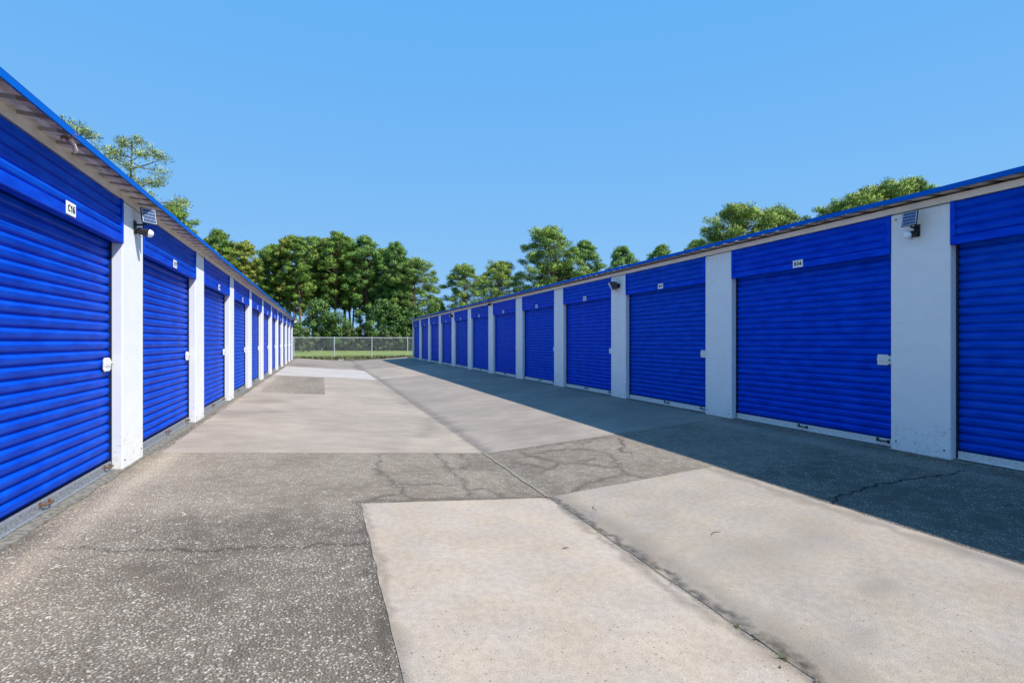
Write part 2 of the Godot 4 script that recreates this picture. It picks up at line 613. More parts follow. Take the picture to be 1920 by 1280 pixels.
func far_concrete_texture() -> void:
	# a = -2.2 .. 7.3, d = 8 .. 50; laid at two tones by the slabs' own colour
	var w := 1024
	var h := 2048
	var o := Vector2(-2.2, 8.0)
	var per := Vector2(w / 9.5, h / 42.0)
	var r := rng(51)
	var dark := PackedFloat32Array()
	dark.resize(w * h)
	stroke(dark, w, h, o, per, [2.5, 8.1, 2.56, 12, 2.5, 18, 2.56, 25, 2.5, 30, 2.55, 50], 0.0, 0.2, 0.2, r)
	stroke(dark, w, h, o, per, [2.3, 15, 2.3, 20, 2.25, 24], 0.0, 0.35, 0.12, r)
	stroke(dark, w, h, o, per, [2.4, 33, 2.2, 37, 2.5, 41], 0.0, 0.4, 0.26, r)
	stroke(dark, w, h, o, per, [-1.2, 36, -0.6, 38], 0.0, 1.2, 0.2, r)
	stroke(dark, w, h, o, per, [-1.7, 12.2, -1.1, 12.6], 0.0, 0.6, 0.16, r)
	stroke(dark, w, h, o, per, [-1.6, 14.4, -1.2, 14.8], 0.0, 0.5, 0.16, r)
	stroke(dark, w, h, o, per, [1.7, 9.6, 2.1, 10.6, 2.3, 12.0], 0.0, 0.3, 0.12, r)
	var big := noise(61, 0.35, 4)
	var px := PackedByteArray()
	px.resize(w * h * 3)
	var streak := noise(62, 1.0, 5)
	var grain := nbytes(63, 0.3, 3, w, h)
	var hw := w / 2
	var row := PackedFloat32Array()
	row.resize(hw + 1)
	for y in h:
		var d := o.y + y / per.y
		for x in hw + 1:
			var a := o.x + 2.0 * x / per.x
			# broomed across the yard: marks are longer across than along
			row[x] = big.get_noise_2d(a, d * 0.8) * 11.0 + streak.get_noise_2d(a * 1.1, d * 1.9) * 10.0
		for x in w:
			var i := y * w + x
			var b := row[x >> 1] + (grain[i] - 128) * 0.11
			var k := (158.0 + b) * (1.0 - dark[i] * 0.8)
			var j := i * 3
			px[j] = clampi(int(k), 0, 255)
			px[j + 1] = clampi(int(k * 0.908), 0, 255)
			px[j + 2] = clampi(int(k * 0.81), 0, 255)
	var tx := ImageTexture.create_from_image(Image.create_from_data(w, h, false, Image.FORMAT_RGB8, px))
	for e in [["concrete_far", Color(1, 1, 1)], ["concrete_right", Color(0.93, 0.93, 0.94)], ["concrete_new", Color(1.17, 1.18, 1.2)], ["concrete_old", Color(0.9, 0.9, 0.91)]]:
		var m := StandardMaterial3D.new()
		m.albedo_texture = tx
		m.albedo_color = e[1]
		m.roughness = 0.88
		M[e[0]] = m
	M.concrete_new.albedo_color = Color(1, 1, 1)
	var px2 := px.duplicate()
	for i in px2.size():
		px2[i] = clampi(int(px[i] * 0.6 + 80), 0, 255)
	M.concrete_new.albedo_texture = ImageTexture.create_from_image(Image.create_from_data(w, h, false, Image.FORMAT_RGB8, px2))


# ------------------------------------------------------------------ ground

func sheet(a0: float, a1: float, d0: float, d1: float, lift: float, skirt: float, o: Vector2, size: Vector2, ragged := [0.0, 0.0, 0.0, 0.0], s := 1, step := 0.12) -> ArrayMesh:
	# a slab of paving that follows the dip of the yard, with ragged edges (left, right, near, far) and sides
	var mb := MB.new()
	var nl := noise(s, 2.2, 4)
	var rows := maxi(2, int((d1 - d0) / step))
	var cols := maxi(2, int((a1 - a0) / maxf(step, 0.25)))
	var P := []
	for i in rows + 1:
		var line := []
		for k in cols + 1:
			var a := lerpf(a0, a1, float(k) / cols)
			var d := lerpf(d0, d1, float(i) / rows)
			if k == 0:
				a += nl.get_noise_2d(d, 3.0) * ragged[0]
			if k == cols:
				a += nl.get_noise_2d(d, 9.0) * ragged[1]
			if i == 0:
				d += nl.get_noise_2d(a, 13.0) * ragged[2]
			if i == rows:
				d += nl.get_noise_2d(a, 17.0) * ragged[3]
			var edge: bool = k == 0 or k == cols or i == 0 or i == rows
			line.append(V(a, dip(a) + lift - (0.002 if edge and skirt > 0.0 else 0.0), d))
		P.append(line)
	for i in rows:
		for k in cols:
			mb.tri(P[i][k], P[i + 1][k], P[i + 1][k + 1])
			mb.tri(P[i][k], P[i + 1][k + 1], P[i][k + 1])
	if skirt > 0.0:
		var dn := Vector3(0, -skirt, 0)
		var mid := V((a0 + a1) / 2, dip((a0 + a1) / 2) - skirt / 2, (d0 + d1) / 2)
		for i in rows:
			for k in [0, cols]:
				mb.out_quad(P[i][k], P[i + 1][k], P[i + 1][k] + dn, P[i][k] + dn, mid)
		for k in cols:
			for i in [0, rows]:
				mb.out_quad(P[i][k], P[i][k + 1], P[i][k + 1] + dn, P[i][k] + dn, mid)
	for i in mb.v.size():
		var p := mb.v[i]
		mb.t[i] = Vector2((p.x - o.x) / size.x, (-p.z - o.y) / size.y)
	return mb.mesh(true)


func build_ground() -> void:
	var terrain := MB.new()
	# the open land, with the paved yard let into it
	var As := [-900.0, -120.0, -40.0, -2.35, 7.45, 40.0, 140.0, 900.0]
	var Ds := [-900.0, -60.0, -9.9, 49.55, 62.0, 80.0, 100.0, 140.0, 300.0, 1200.0]
	for i in As.size() - 1:
		for k in Ds.size() - 1:
			if As[i] == -2.35 and Ds[k] == -9.9:
				continue
			var y := -0.14
			terrain.tri(V(As[i], y, Ds[k]), V(As[i], y, Ds[k + 1]), V(As[i + 1], y, Ds[k + 1]))
			terrain.tri(V(As[i], y, Ds[k]), V(As[i + 1], y, Ds[k + 1]), V(As[i + 1], y, Ds[k]))
	var t := MeshInstance3D.new()
	t.name = "ground"
	t.mesh = terrain.mesh()
	t.material_override = M.field
	add_child(t, true)
	tag(t, "mown green field behind the fence at the end of the yard", "ground", "", "structure")

	var pv := Node3D.new()
	pv.name = "pavement"
	add_child(pv, true)
	tag(pv, "asphalt and concrete paving of the yard, falling to a drain line in the middle", "pavement", "", "structure")
	var oa := Vector2(-2.35, 1.2)
	var sa := Vector2(9.8, 7.2)
	var p := part("asphalt", sheet(-2.35, MID, -10.0, 49.6, -0.007, 0.0, oa, sa, [0, 0, 0, 0], 1, 1.0), M.asphalt, pv)
	p = part("asphalt", sheet(MID, 7.45, -10.0, 49.6, -0.007, 0.0, oa, sa, [0, 0, 0, 0], 1, 1.0), M.asphalt, pv)
	var on := Vector2(0.33, -0.5)
	var sn := Vector2(4.54, 6.1)
	p = part("concrete_slab", sheet(0.372, MID - 0.013, -0.45, 5.52, 0.0, 0.05, on, sn, [0.012, 0.006, 0, 0.012], 71, 0.06), M.concrete_near, pv)
	tag(p, "pale speckled concrete slab left of the drain line, nearest the camera")
	p = part("concrete_slab", sheet(MID + 0.013, 4.80, -0.45, 5.54, 0.0, 0.05, on, sn, [0.008, 0.02, 0, 0.015], 72, 0.06), M.concrete_near, pv)
	tag(p, "greyer concrete slab right of the drain line, along the edge of the shade")
	var of := Vector2(-2.2, 8.0)
	var sf := Vector2(9.5, 42.0)
	p = part("concrete_slab", sheet(-2.0, MID - 0.008, 8.1, 25.3, 0.0, 0.04, of, sf, [0.03, 0.004, 0.012, 0], 73, 0.3), M.concrete_far, pv)
	p = part("concrete_slab", sheet(MID + 0.008, 7.23, 8.06, 25.5, -0.002, 0.04, of, sf, [0.004, 0, 0.015, 0], 74, 0.3), M.concrete_right, pv)
	p = part("concrete_slab", sheet(-1.98, MID - 0.008, 25.32, 33.5, 0.003, 0.04, of, sf, [0.02, 0.004, 0, 0.02], 75, 0.3), M.concrete_new, pv)
	tag(p, "newer, nearly white concrete slab across the left half of the yard")
	p = part("concrete_slab", sheet(MID + 0.008, 7.23, 25.52, 34.2, 0.0, 0.04, of, sf, [0.004, 0, 0, 0.02], 76, 0.3), M.concrete_far, pv)
	p = part("concrete_slab", sheet(-2.0, MID - 0.008, 33.52, 49.5, 0.0, 0.04, of, sf, [0.02, 0.004, 0, 0.05], 77, 0.3), M.concrete_old, pv)
	p = part("concrete_slab", sheet(MID + 0.008, 7.23, 34.22, 49.5, -0.002, 0.04, of, sf, [0.004, 0, 0, 0.05], 78, 0.3), M.concrete_old, pv)
	p = part("asphalt_patch", sheet(-1.74, 0.09, 17.0, 24.95, 0.006, 0.02, Vector2(-2.35, 1.58), Vector2(9.8, 24.4), [0.05, 0.03, 0.04, 0.03], 79, 0.2), M.asphalt, pv)
	# the drain line itself: a rib of mortar between the two halves
	p = part("drain_joint", sheet(MID - 0.024, MID + 0.02, 5.56, 8.08, 0.004, 0.03, oa, sa, [0.02, 0.02, 0, 0], 80, 0.1), M.mortar, pv)
	for sd in [[-0.45, 5.5], [8.12, 49.4]]:
		part("drain_joint", sheet(MID - 0.013, MID + 0.014, sd[0], sd[1], -0.005, 0.02, oa, sa, [0.012, 0.012, 0, 0], 81, 0.1), M.mortar, pv)
	# dirty floor edge under the doors
	p = part("threshold", sheet(-2.34, -2.09, -6.0, 44.2, 0.012, 0.03, oa, sa, [0, 0.03, 0, 0], 82, 0.3), M.threshold, pv)
	p = part("threshold", sheet(7.215, 7.46, -6.0, 44.8, 0.006, 0.03, oa, sa, [0.02, 0, 0, 0], 83, 0.3), M.threshold, pv)


# ------------------------------------------------------------------ storage buildings

# In a building's own axes x points out into the yard, z along the row; a door spans z .. z + width with its latch at z.

func slat_mesh(width: float, variant: int, rise: float) -> ArrayMesh:
	var key := "slat%.3f_%d_%.4f" % [width, variant, rise]
	if not cache.has(key):
		var mb := MB.new()
		var bow: float = [0.0, 0.0012, -0.001][variant]
		var prof := []
		for e in [[0.0, 0.0], [0.10, 0.0], [0.14, 0.009], [0.21, 0.016], [0.36, 0.0205], [0.47, 0.0215 + bow], [0.52, 0.0205 + bow], [0.57, 0.0235 + bow], [0.70, 0.024 + bow], [0.82, 0.0205], [0.91, 0.013], [0.965, 0.004], [1.0, 0.0]]:
			prof.append(Vector2(e[1] * 1.25, e[0] * rise))
		mb.strip_z(prof, 0.0, width)
		cache[key] = mb.mesh()
	return cache[key]


func door_meshes(width: float, top: float) -> void:
	var key := "door%.2f" % top
	if cache.has(key):
		return
	cache[key] = true
	var b := MB.new()
	b.box(Vector3(-0.166, top / 2, width / 2), Vector3(0.03, top, width + 0.1), 0.002)
	for s in [-1, 1]:
		var z: float = width / 2 + s * (width / 2 - 0.012)
		b.box(Vector3(-0.135, top / 2, z), Vector3(0.07, top, 0.024), 0.003)
	cache[key + "back"] = b.mesh()
	var bar := MB.new()
	bar.box(Vector3(-0.112, 0.068, width / 2), Vector3(0.03, 0.086, width - 0.05), 0.004)
	bar.box(Vector3(-0.095, 0.024, width / 2), Vector3(0.05, 0.012, width - 0.05), 0.003)
	cache[key + "bar"] = bar.mesh()
	var latch := MB.new()
	latch.box(Vector3(-0.1, 1.2, 0.15), Vector3(0.02, 0.115, 0.2), 0.006)
	latch.box(Vector3(-0.096, 1.2, 0.17), Vector3(0.02, 0.15, 0.15), 0.008)
	latch.box(Vector3(-0.086, 1.205, 0.15), Vector3(0.012, 0.05, 0.19), 0.004)
	cache["latch"] = latch.mesh()
	var slot := MB.new()
	slot.box(Vector3(-0.079, 1.2, 0.075), Vector3(0.01, 0.024, 0.014), 0.002)
	cache["slot"] = slot.mesh()
	var hd := MB.new()
	hd.tube([Vector3(-0.095, 0.075, -0.07), Vector3(-0.06, 0.078, -0.06), Vector3(-0.05, 0.08, 0.0), Vector3(-0.06, 0.082, 0.06), Vector3(-0.095, 0.085, 0.07)], [0.009, 0.01, 0.011, 0.01, 0.009], 8)
	hd.box(Vector3(-0.095, 0.075, -0.075), Vector3(0.012, 0.05, 0.035), 0.003)
	hd.box(Vector3(-0.095, 0.085, 0.075), Vector3(0.012, 0.05, 0.035), 0.003)
	cache["handle"] = hd.mesh()


func make_door(b: Node3D, z: float, width: float, top: float, number: int, detailed: bool, bar_mat: Material, handle_mat: Material, r: RandomNumberGenerator) -> void:
	door_meshes(width, top)
	var key := "door%.2f" % top
	var door := part("roll_up_door", cache[key + "back"], M.backing, b, Vector3(0, 0, z))
	var rise := 0.103
	var count := int((top - 0.12) / rise) + 1
	var wd := width - 0.046
	var paint: Material = M.blues[r.randi() % 4]
	if detailed:
		for i in count:
			var s := fast_part("slat", i, slat_mesh(wd, r.randi() % 3, rise), paint, door, Vector3(-0.148, 0.12 + i * rise, 0.023))
			s.rotation.z = r.randf_range(-0.012, 0.012)
	else:
		if not cache.has(key + "curtain"):
			var st := SurfaceTool.new()
			for i in count:
				st.append_from(slat_mesh(wd, i % 3, rise), 0, Transform3D(Basis.IDENTITY, Vector3(-0.148, 0.12 + i * rise, 0.023)))
			cache[key + "curtain"] = st.commit()
		var c := part("slats", cache[key + "curtain"], paint, door)
		c.set_meta("kind", "stuff")
	part("bottom_bar", cache[key + "bar"], bar_mat, door)
	part("latch", cache["latch"], M.latch, door)
	part("keyhole", cache["slot"], M.ink, door)
	part("handle", cache["handle"], handle_mat, door, Vector3(0, 0, 0.16 + r.randf() * 0.05))
	part("handle", cache["handle"], handle_mat, door, Vector3(0, 0, width * 0.5 + r.randf_range(-0.1, 0.1)))


func make_header(b: Node3D, z: float, width: float, bottom: float, top: float, text: String, plate_z: float, detailed: bool, number: int) -> void:
	var h := top - bottom
	var key := "header%.3f_%.3f" % [bottom, top]
	if not cache.has(key):
		var f := MB.new()
		var w := width / 2
		f.box(Vector3(-0.045, h / 2, w), Vector3(0.02, h - 0.004, width - 0.01), 0.002)
		f.box(Vector3(-0.012, 0.05, w), Vector3(0.05, 0.1, width), 0.006)
		f.box(Vector3(-0.058, 0.011, w), Vector3(0.04, 0.02, width - 0.02), 0.003)
		for s in [-1, 1]:
			f.box(Vector3(-0.014, (h + 0.1) / 2, w + s * (w - 0.028)), Vector3(0.054, h - 0.1, 0.056), 0.004)
		cache[key] = f.mesh()
	var hd := part("door_header", cache[key], M.blue_frame, b, Vector3(0, bottom, z))
	var rise := (h - 0.1) / 4.0
	if detailed:
		for i in 4:
			fast_part("header_slat", i, slat_mesh(width - 0.11, i % 3, rise), M.blues[(number + 1) % 4], hd, Vector3(-0.026, 0.1 + i * rise, 0.055))
	else:
		if not cache.has(key + "ribs"):
			var st := SurfaceTool.new()
			for i in 4:
				st.append_from(slat_mesh(width - 0.11, i % 3, rise), 0, Transform3D(Basis.IDENTITY, Vector3(-0.026, 0.1 + i * rise, 0.055)))
			cache[key + "ribs"] = st.commit()
		var c := part("header_slats", cache[key + "ribs"], M.blues[number % 4], hd)
		c.set_meta("kind", "stuff")
	if text == "":
		return
	if not cache.has("plate"):
		var pm := MB.new()
		pm.box(Vector3.ZERO, Vector3(0.006, 0.118, 0.19), 0.002)
		cache["plate"] = pm.mesh()
	var at := Vector3(0.017, 0.075, plate_z - z)
	part("number_plate", cache["plate"], M.plate, hd, at)
	var tm := TextMesh.new()
	var sf := SystemFont.new()
	sf.font_names = PackedStringArray(["Droid Sans"])
	sf.font_weight = 700
	tm.font = sf
	tm.text = text
	tm.font_size = 64
	tm.pixel_size = 0.00128
	tm.depth = 0.003
	var l := part("plate_number", tm, M.ink, hd, at + Vector3(0.0042, 0.0, 0.0))
	l.rotation.y = PI / 2
	tag(hd, "blue door header with the white number plate " + text)


func make_building(called: String, label: String, at: Vector3, turn: float, first: int, last: int, drop: float, eave: float, bottom: float, top: float, letter: String, right: bool, s: int) -> Node3D:
	# bays run from pilaster `first` to `last`, counted away from the camera
	var b := thing(called, label, "storage building", at, turn)
	var r := rng(s)
	var pw := 0.72
	var dirn := 1.0 if right else -1.0     # which way along z leads away from the camera
	var width := PITCH - pw
	var deep := 9.0
	# pilasters
	var pm := MB.new()
	pm.box(Vector3(-0.075, (top + 0.02 - 0.03) / 2 - 0.015, 0), Vector3(0.15, top + 0.02 - 0.0, pw), 0.009)
	var pil: ArrayMesh = pm.mesh()
	var em := MB.new()
	em.box(Vector3(-0.075, (top + 0.02 - 0.03) / 2 - 0.015, 0), Vector3(0.15, top + 0.02, 0.34), 0.009)
	var endp: ArrayMesh = em.mesh()
	var scm := MB.new()
	scm.lathe(Vector3.ZERO, Vector3.RIGHT, [Vector2(0.013, 0.0), Vector2(0.011, 0.004), Vector2(0.0, 0.006)], 8)
	var screw: ArrayMesh = scm.mesh()
	for k in range(first, last + 1):
		var zc: float = dirn * (PITCH * k + (pw if k < last else 0.34) / 2)
		var p := part("pilaster", pil if k < last else endp, M.white, b, Vector3(0, 0, zc))
		if absi(k) < 3:
			for e in [[0.1, -1], [0.1, 1], [top - 0.06, -1], [top - 0.06, 1]]:
				if r.randf() < 0.85:
					part("screw", screw, M.screw, p, Vector3(0.0, e[0] + r.randf_range(-0.02, 0.02), e[1] * (pw / 2 - 0.07)))
	# doors, nearest ones in separate slats
	for k in range(first, last):
		var z0: float = PITCH * k + pw if right else -PITCH * (k + 1)
		var near := (k - first) <= 8
		var num: int = 34 - k if right else 17 + k
		make_door(b, z0, width, bottom + 0.1, num, near, M.bar_white if right else M.bar_grey, M.black if right else M.rust, r)
		var off: float = width * (0.5 if not right else 0.5)
		if k == (0 if right else -1):
			off = (2.19 - 0.73) if right else (7.1 - 5.757)
		make_header(b, z0, width, bottom, top, letter + str(num), z0 + off + r.randf_range(-0.02, 0.02) * (0.0 if k == 0 else 1.0), near, num)
	var z_near: float = dirn * (PITCH * first)
	var z_far: float = dirn * (PITCH * last + 0.34)
	var zl := minf(z_near, z_far)
	var zh := maxf(z_near, z_far)
	# band above the doors, in lengths of one bay
	for k in range(first, last):
		var z1: float = dirn * PITCH * k
		var z2: float = dirn * (PITCH * (k + 1) + (0.34 if k == last - 1 else 0.0))
		var bm := MB.new()
		bm.box(Vector3(-0.083, (top + 0.006 + eave) / 2, (z1 + z2) / 2), Vector3(0.16, eave - top - 0.006, absf(z2 - z1) - 0.003), 0.003)
		part("eave_beam", bm.mesh(), M.cream, b)
	# shell: end walls, back wall and a dark inner lining behind the doors
	var wm := MB.new()
	for z in [zl + 0.06, zh - 0.06]:
		wm.box(Vector3(-deep / 2 - 0.15, (eave + 0.1) / 2 - 0.1, z), Vector3(deep, eave + 0.3, 0.12), 0.004)
	wm.box(Vector3(-deep - 0.2, (eave + 0.1) / 2 - 0.1, (zl + zh) / 2), Vector3(0.12, eave + 0.5, zh - zl - 0.01), 0.004)
	part("outer_wall", wm.mesh(), M.side_wall, b)
	# roof: ribbed sheets that run down to the eave and past it
	var pit := 0.07
	var over := 0.2
	var sheet_w := 0.9144
	var rp := MB.new()
	var x1 := over
	var x0 := -deep - 0.3
	var y1 := -drop
	var y0 := (x1 - x0) * pit - drop
	var zs := []
	var ys := []
	for q in 3:
		for e in [[0.0, 0.0], [0.11, 0.0], [0.128, 0.006], [0.146, 0.0], [0.196, 0.0], [0.226, 0.038], [0.262, 0.038], [0.292, 0.0]]:
			zs.append(q * 0.3048 + e[0])
			ys.append(e[1])
	zs.append(sheet_w)
	ys.append(0.0)
	var stain := rng(17)
	for i in zs.size() - 1:
		var rib: bool = maxf(ys[i], ys[i + 1]) > 0.02
		var down := Vector3(0, 0.0035, 0)
		var cuts := [x1, x1 - 0.05 - stain.randf() * 0.05, x0]
		for q in 2:
			var ya: float = lerpf(y1, y0, (x1 - cuts[q]) / (x1 - x0))
			var yb: float = lerpf(y1, y0, (x1 - cuts[q + 1]) / (x1 - x0))
			var pa := Vector3(cuts[q], ya + ys[i], zs[i])
			var pb := Vector3(cuts[q], ya + ys[i + 1], zs[i + 1])
			var pc := Vector3(cuts[q + 1], yb + ys[i + 1], zs[i + 1])
			var pd := Vector3(cuts[q + 1], yb + ys[i], zs[i])
			var mid := (pa + pc) / 2 + Vector3(0, -5, 0)
			# dirt gathers in the ribs, rust at the cut ends
			var tone := stain.randf_range(0.4, 0.58) if rib else stain.randf_range(0.72, 1.0)
			rp.col = Color(tone, tone, tone)
			if q == 0:
				rp.col = Color(tone * 0.72, tone * 0.6, tone * 0.5) * stain.randf_range(0.75, 1.1)
			rp.out_quad(pa, pb, pc, pd, mid)
			rp.out_quad(pa - down, pb - down, pc - down, pd - down, mid + Vector3(0, 10, 0))
			if q == 0:
				rp.out_quad(pa, pb, pb - down, pa - down, mid)
	var roof: ArrayMesh = rp.mesh()
	var z := zl - 0.1
	while z < zh + 0.0:
		var o := part("roof_panel", roof, M.roof_metal, b, Vector3(0, eave + 0.034 + r.randf_range(0.0, 0.0015), z))
		o.rotation.x = r.randf_range(-0.0015, 0.0015)
		z += sheet_w
	# blue edge trim in lengths that do not quite line up
	z = zl - 0.1
	var first_len := 2.0
	while z < zh + 0.05:
		var ln := minf(first_len, zh + 0.1 - z)
		first_len = 3.05
		var tm := MB.new()
		tm.box(Vector3(0, 0, ln / 2), Vector3(0.012, 0.058, ln - 0.004), 0.003)
		tm.box(Vector3(-0.045, 0.031, ln / 2), Vector3(0.1, 0.006, ln - 0.004), 0.002)
		var o := part("eave_trim", tm.mesh(), M.trim, b, Vector3(over + 0.008, eave + 0.034 - drop + 0.03, z))
		o.rotation.y = r.randf_range(-0.002, 0.002)
		o.rotation.x = r.randf_range(-0.002, 0.002)
		z += ln
	return b


# ------------------------------------------------------------------ fittings on the walls

func solar_lamp(label: String, at: Vector3, turn: float, panel_turn: float, up: float) -> void:
	# own axes: x out of the wall
	var t := thing("solar_lamp", label, "lamp", at, turn, "solar lamps on the pilasters")
	var br := MB.new()
	br.box(Vector3(0.008, 0.0, 0), Vector3(0.016, 0.16, 0.075), 0.006)
	br.tube([Vector3(0.01, 0.03, 0), Vector3(0.07, 0.035, 0), Vector3(0.13, 0.045, 0)], [0.013, 0.013, 0.012], 8)
	br.tube([Vector3(0.01, -0.035, 0), Vector3(0.06, -0.04, 0)], [0.02, 0.02], 8)
	part("bracket", br.mesh(), M.black, t)
	var hd := MB.new()
	var ax := Vector3(0.92, -0.2, 0.18 if panel_turn == 0.0 else -0.1).normalized()
	hd.lathe(Vector3(0.03, -0.035, 0.0), ax, [Vector2(0.0, 0.0), Vector2(0.034, 0.0), Vector2(0.04, 0.02), Vector2(0.047, 0.1), Vector2(0.05, 0.11), Vector2(0.05, 0.118)], 18)
	var head := part("lamp_head", hd.mesh(), M.black, t)
	var ln := MB.new()
	ln.lathe(Vector3(0.03, -0.035, 0.0) + ax * 0.114, ax, [Vector2(0.048, 0.0), Vector2(0.046, 0.02), Vector2(0.037, 0.04), Vector2(0.02, 0.052), Vector2(0.0, 0.055)], 18)
	part("lens", ln.mesh(), M.lens, head)
	var ca := MB.new()
	var loop := []
	var rad := []
	for i in 13:
		var f := PI * i / 12.0
		loop.append(Vector3(0.05 + 0.035 * (1 - cos(f)), -0.075 - 0.04 * sin(f), 0.02))
		rad.append(0.0028)
	ca.tube(loop, rad, 5)
	part("cable", ca.mesh(), M.black, t)
	var pn := MB.new()
	pn.box(Vector3.ZERO, Vector3(0.016, 0.19, 0.19), 0.004)
	var po := part("solar_panel", pn.mesh(), M.panel_frame, t, Vector3(0.145, 0.045 + up, 0.0))
	po.rotation = Vector3(0, panel_turn, 0.16)
	var face := MB.new()
	face.box(Vector3(0.0095, 0, 0), Vector3(0.002, 0.172, 0.172), 0.0004)
	part("panel_back_sheet", face.mesh(), M.cell_line, po)
	var k := 0
	for i in 4:
		for j in 9:
			if not cache.has("cell"):
				var cm := MB.new()
				cm.box(Vector3.ZERO, Vector3(0.002, 0.036, 0.0145), 0.0003)
				cache["cell"] = cm.mesh()
			fast_part("cell", k, cache["cell"], M.cell, po, Vector3(0.0112, -0.0615 + 0.041 * i, -0.07 + 0.0175 * j))
			k += 1


func flood_lamp(label: String, at: Vector3, turn: float, size: float, yaw: float) -> void:
	var t := thing("flood_lamp", label, "lamp", at, turn)
	var br := MB.new()
	br.box(Vector3(0.012, 0, 0), Vector3(0.024, 0.1, 0.12) * size, 0.005)
	br.tube([Vector3(0.01, 0, 0), Vector3(0.1 * size, 0.0, 0)], [0.025 * size, 0.022 * size], 8)
	part("bracket", br.mesh(), M.dark_metal, t)
	# wedge body: deep at the back, sloping lens towards the yard and down
	var bd := MB.new()
	var w := 0.15 * size
	var pts := []
	for s in [-1, 1]:
		for e in [[0.05, -0.08], [0.05, 0.06], [0.12, 0.1], [0.26, 0.085], [0.17, -0.1]]:
			pts.append(Vector3(e[0] * size, e[1] * size, s * w))
	var ce := Vector3(0.14 * size, 0, 0)
	for i in 5:
		var j := (i + 1) % 5
		bd.out_quad(pts[i], pts[j], pts[j + 5], pts[i + 5], ce)
	for s in [0, 5]:
		for i in range(1, 4):
			bd.out_tri(pts[s], pts[s + i], pts[s + i + 1], ce)
	var body := part("lamp_body", bd.mesh(), M.dark_metal, t)
	body.rotation.y = yaw
	var ln := MB.new()
	var a := Vector3(0.26, 0.085, 0) * size
	var c := Vector3(0.17, -0.1, 0) * size
	var nn := Vector3(a.y - c.y, -(a.x - c.x), 0).normalized()
	var q := []
	for e in [[0.06, -0.9], [0.06, 0.9], [0.94, 0.9], [0.94, -0.9]]:
		q.append(a.lerp(c, e[0]) + Vector3(0, 0, e[1] * w))
	var cc := (a + c) / 2 - nn * 0.05
	for i in 4:
		var j := (i + 1) % 4
		ln.out_quad(q[i], q[j], q[j] + nn * 0.02, q[i] + nn * 0.02, (a + c) / 2 + nn * 0.01)
	ln.out_quad(q[0] + nn * 0.02, q[1] + nn * 0.02, q[2] + nn * 0.02, q[3] + nn * 0.02, cc)
	part("lens", ln.mesh(), M.lens, body)


func wall_camera(at: Vector3, turn: float) -> void:
	var t := thing("wall_camera", "small dark camera high on a pilaster above a pale junction box, right row", "camera", at, turn)
	var m := MB.new()
	m.tube([Vector3(0, 0.02, 0), Vector3(0.09, 0.03, 0.0)], [0.02, 0.018], 8)
	m.tube([Vector3(0.02, 0.03, 0.12), Vector3(0.16, 0.0, -0.2)], [0.055, 0.05], 10)
	part("camera_body", m.mesh(), M.black, t)
	var j := MB.new()
	j.lathe(Vector3(0, -0.28, 0), Vector3.RIGHT, [Vector2(0.07, 0), Vector2(0.066, 0.04), Vector2(0.0, 0.045)], 12)
	part("junction_box", j.mesh(), M.lens, t)


func build_fittings() -> void:
	solar_lamp("solar lamp with tilted panel on the white pilaster beside door C16", V(WALL_L, 2.83, 7.5), 0.0, -0.65, 0.1)
	# on the right row the lamps turn round with the wall
	solar_lamp("solar lamp with square blue panel on the wide pilaster between B34 and B35", V(WALL_R, 2.885, 4.6), PI, 0.0, 0.1)
	flood_lamp("flood lamp with white sloping lens on a pilaster in the right row's nearer half", V(WALL_R, 2.9, 11.86), PI, 1.0, -0.5)
	flood_lamp("small flood lamp far down the right row, the farther of two dark fittings there", V(WALL_R, 2.95, 30.2), PI, 0.8, -0.5)
	flood_lamp("pale flood lamp at the far end of the left row under the eave", V(WALL_L + 0.01, 3.0, 43.85), 0.0, 1.1, -0.6)
	wall_camera(V(WALL_R, 3.12, 22.9), PI)
	# scrap that hangs out of the eave
	var t := thing("insulation_scrap", "torn pale scrap with dry brown bits hanging out of the left eave", "debris", V(-1.96, 3.15, 5.3))
	var r := rng(5)
	var f := MB.new()
	f.tube([Vector3(0, 0.0, 0), Vector3(0.012, -0.03, -0.02), Vector3(0.02, -0.06, -0.06), Vector3(0.012, -0.085, -0.1), Vector3(0.0, -0.11, -0.115)], [0.014, 0.018, 0.012, 0.02, 0.009], 7)
	part("strip", f.mesh(), M.foam, t)
	var g := MB.new()
	for i in 46:
		var d := rdir(r) * Vector3(0.05, 0.03, 0.06)
		var e := rdir(r) * 0.035
		g.tube([d - e, d + rdir(r) * 0.008, d + e], [0.002, 0.005, 0.002], 4)
	var tw := part("dry_stalks", g.mesh(), M.dry, t)
	tw.set_meta("kind", "stuff")


# ------------------------------------------------------------------ fence

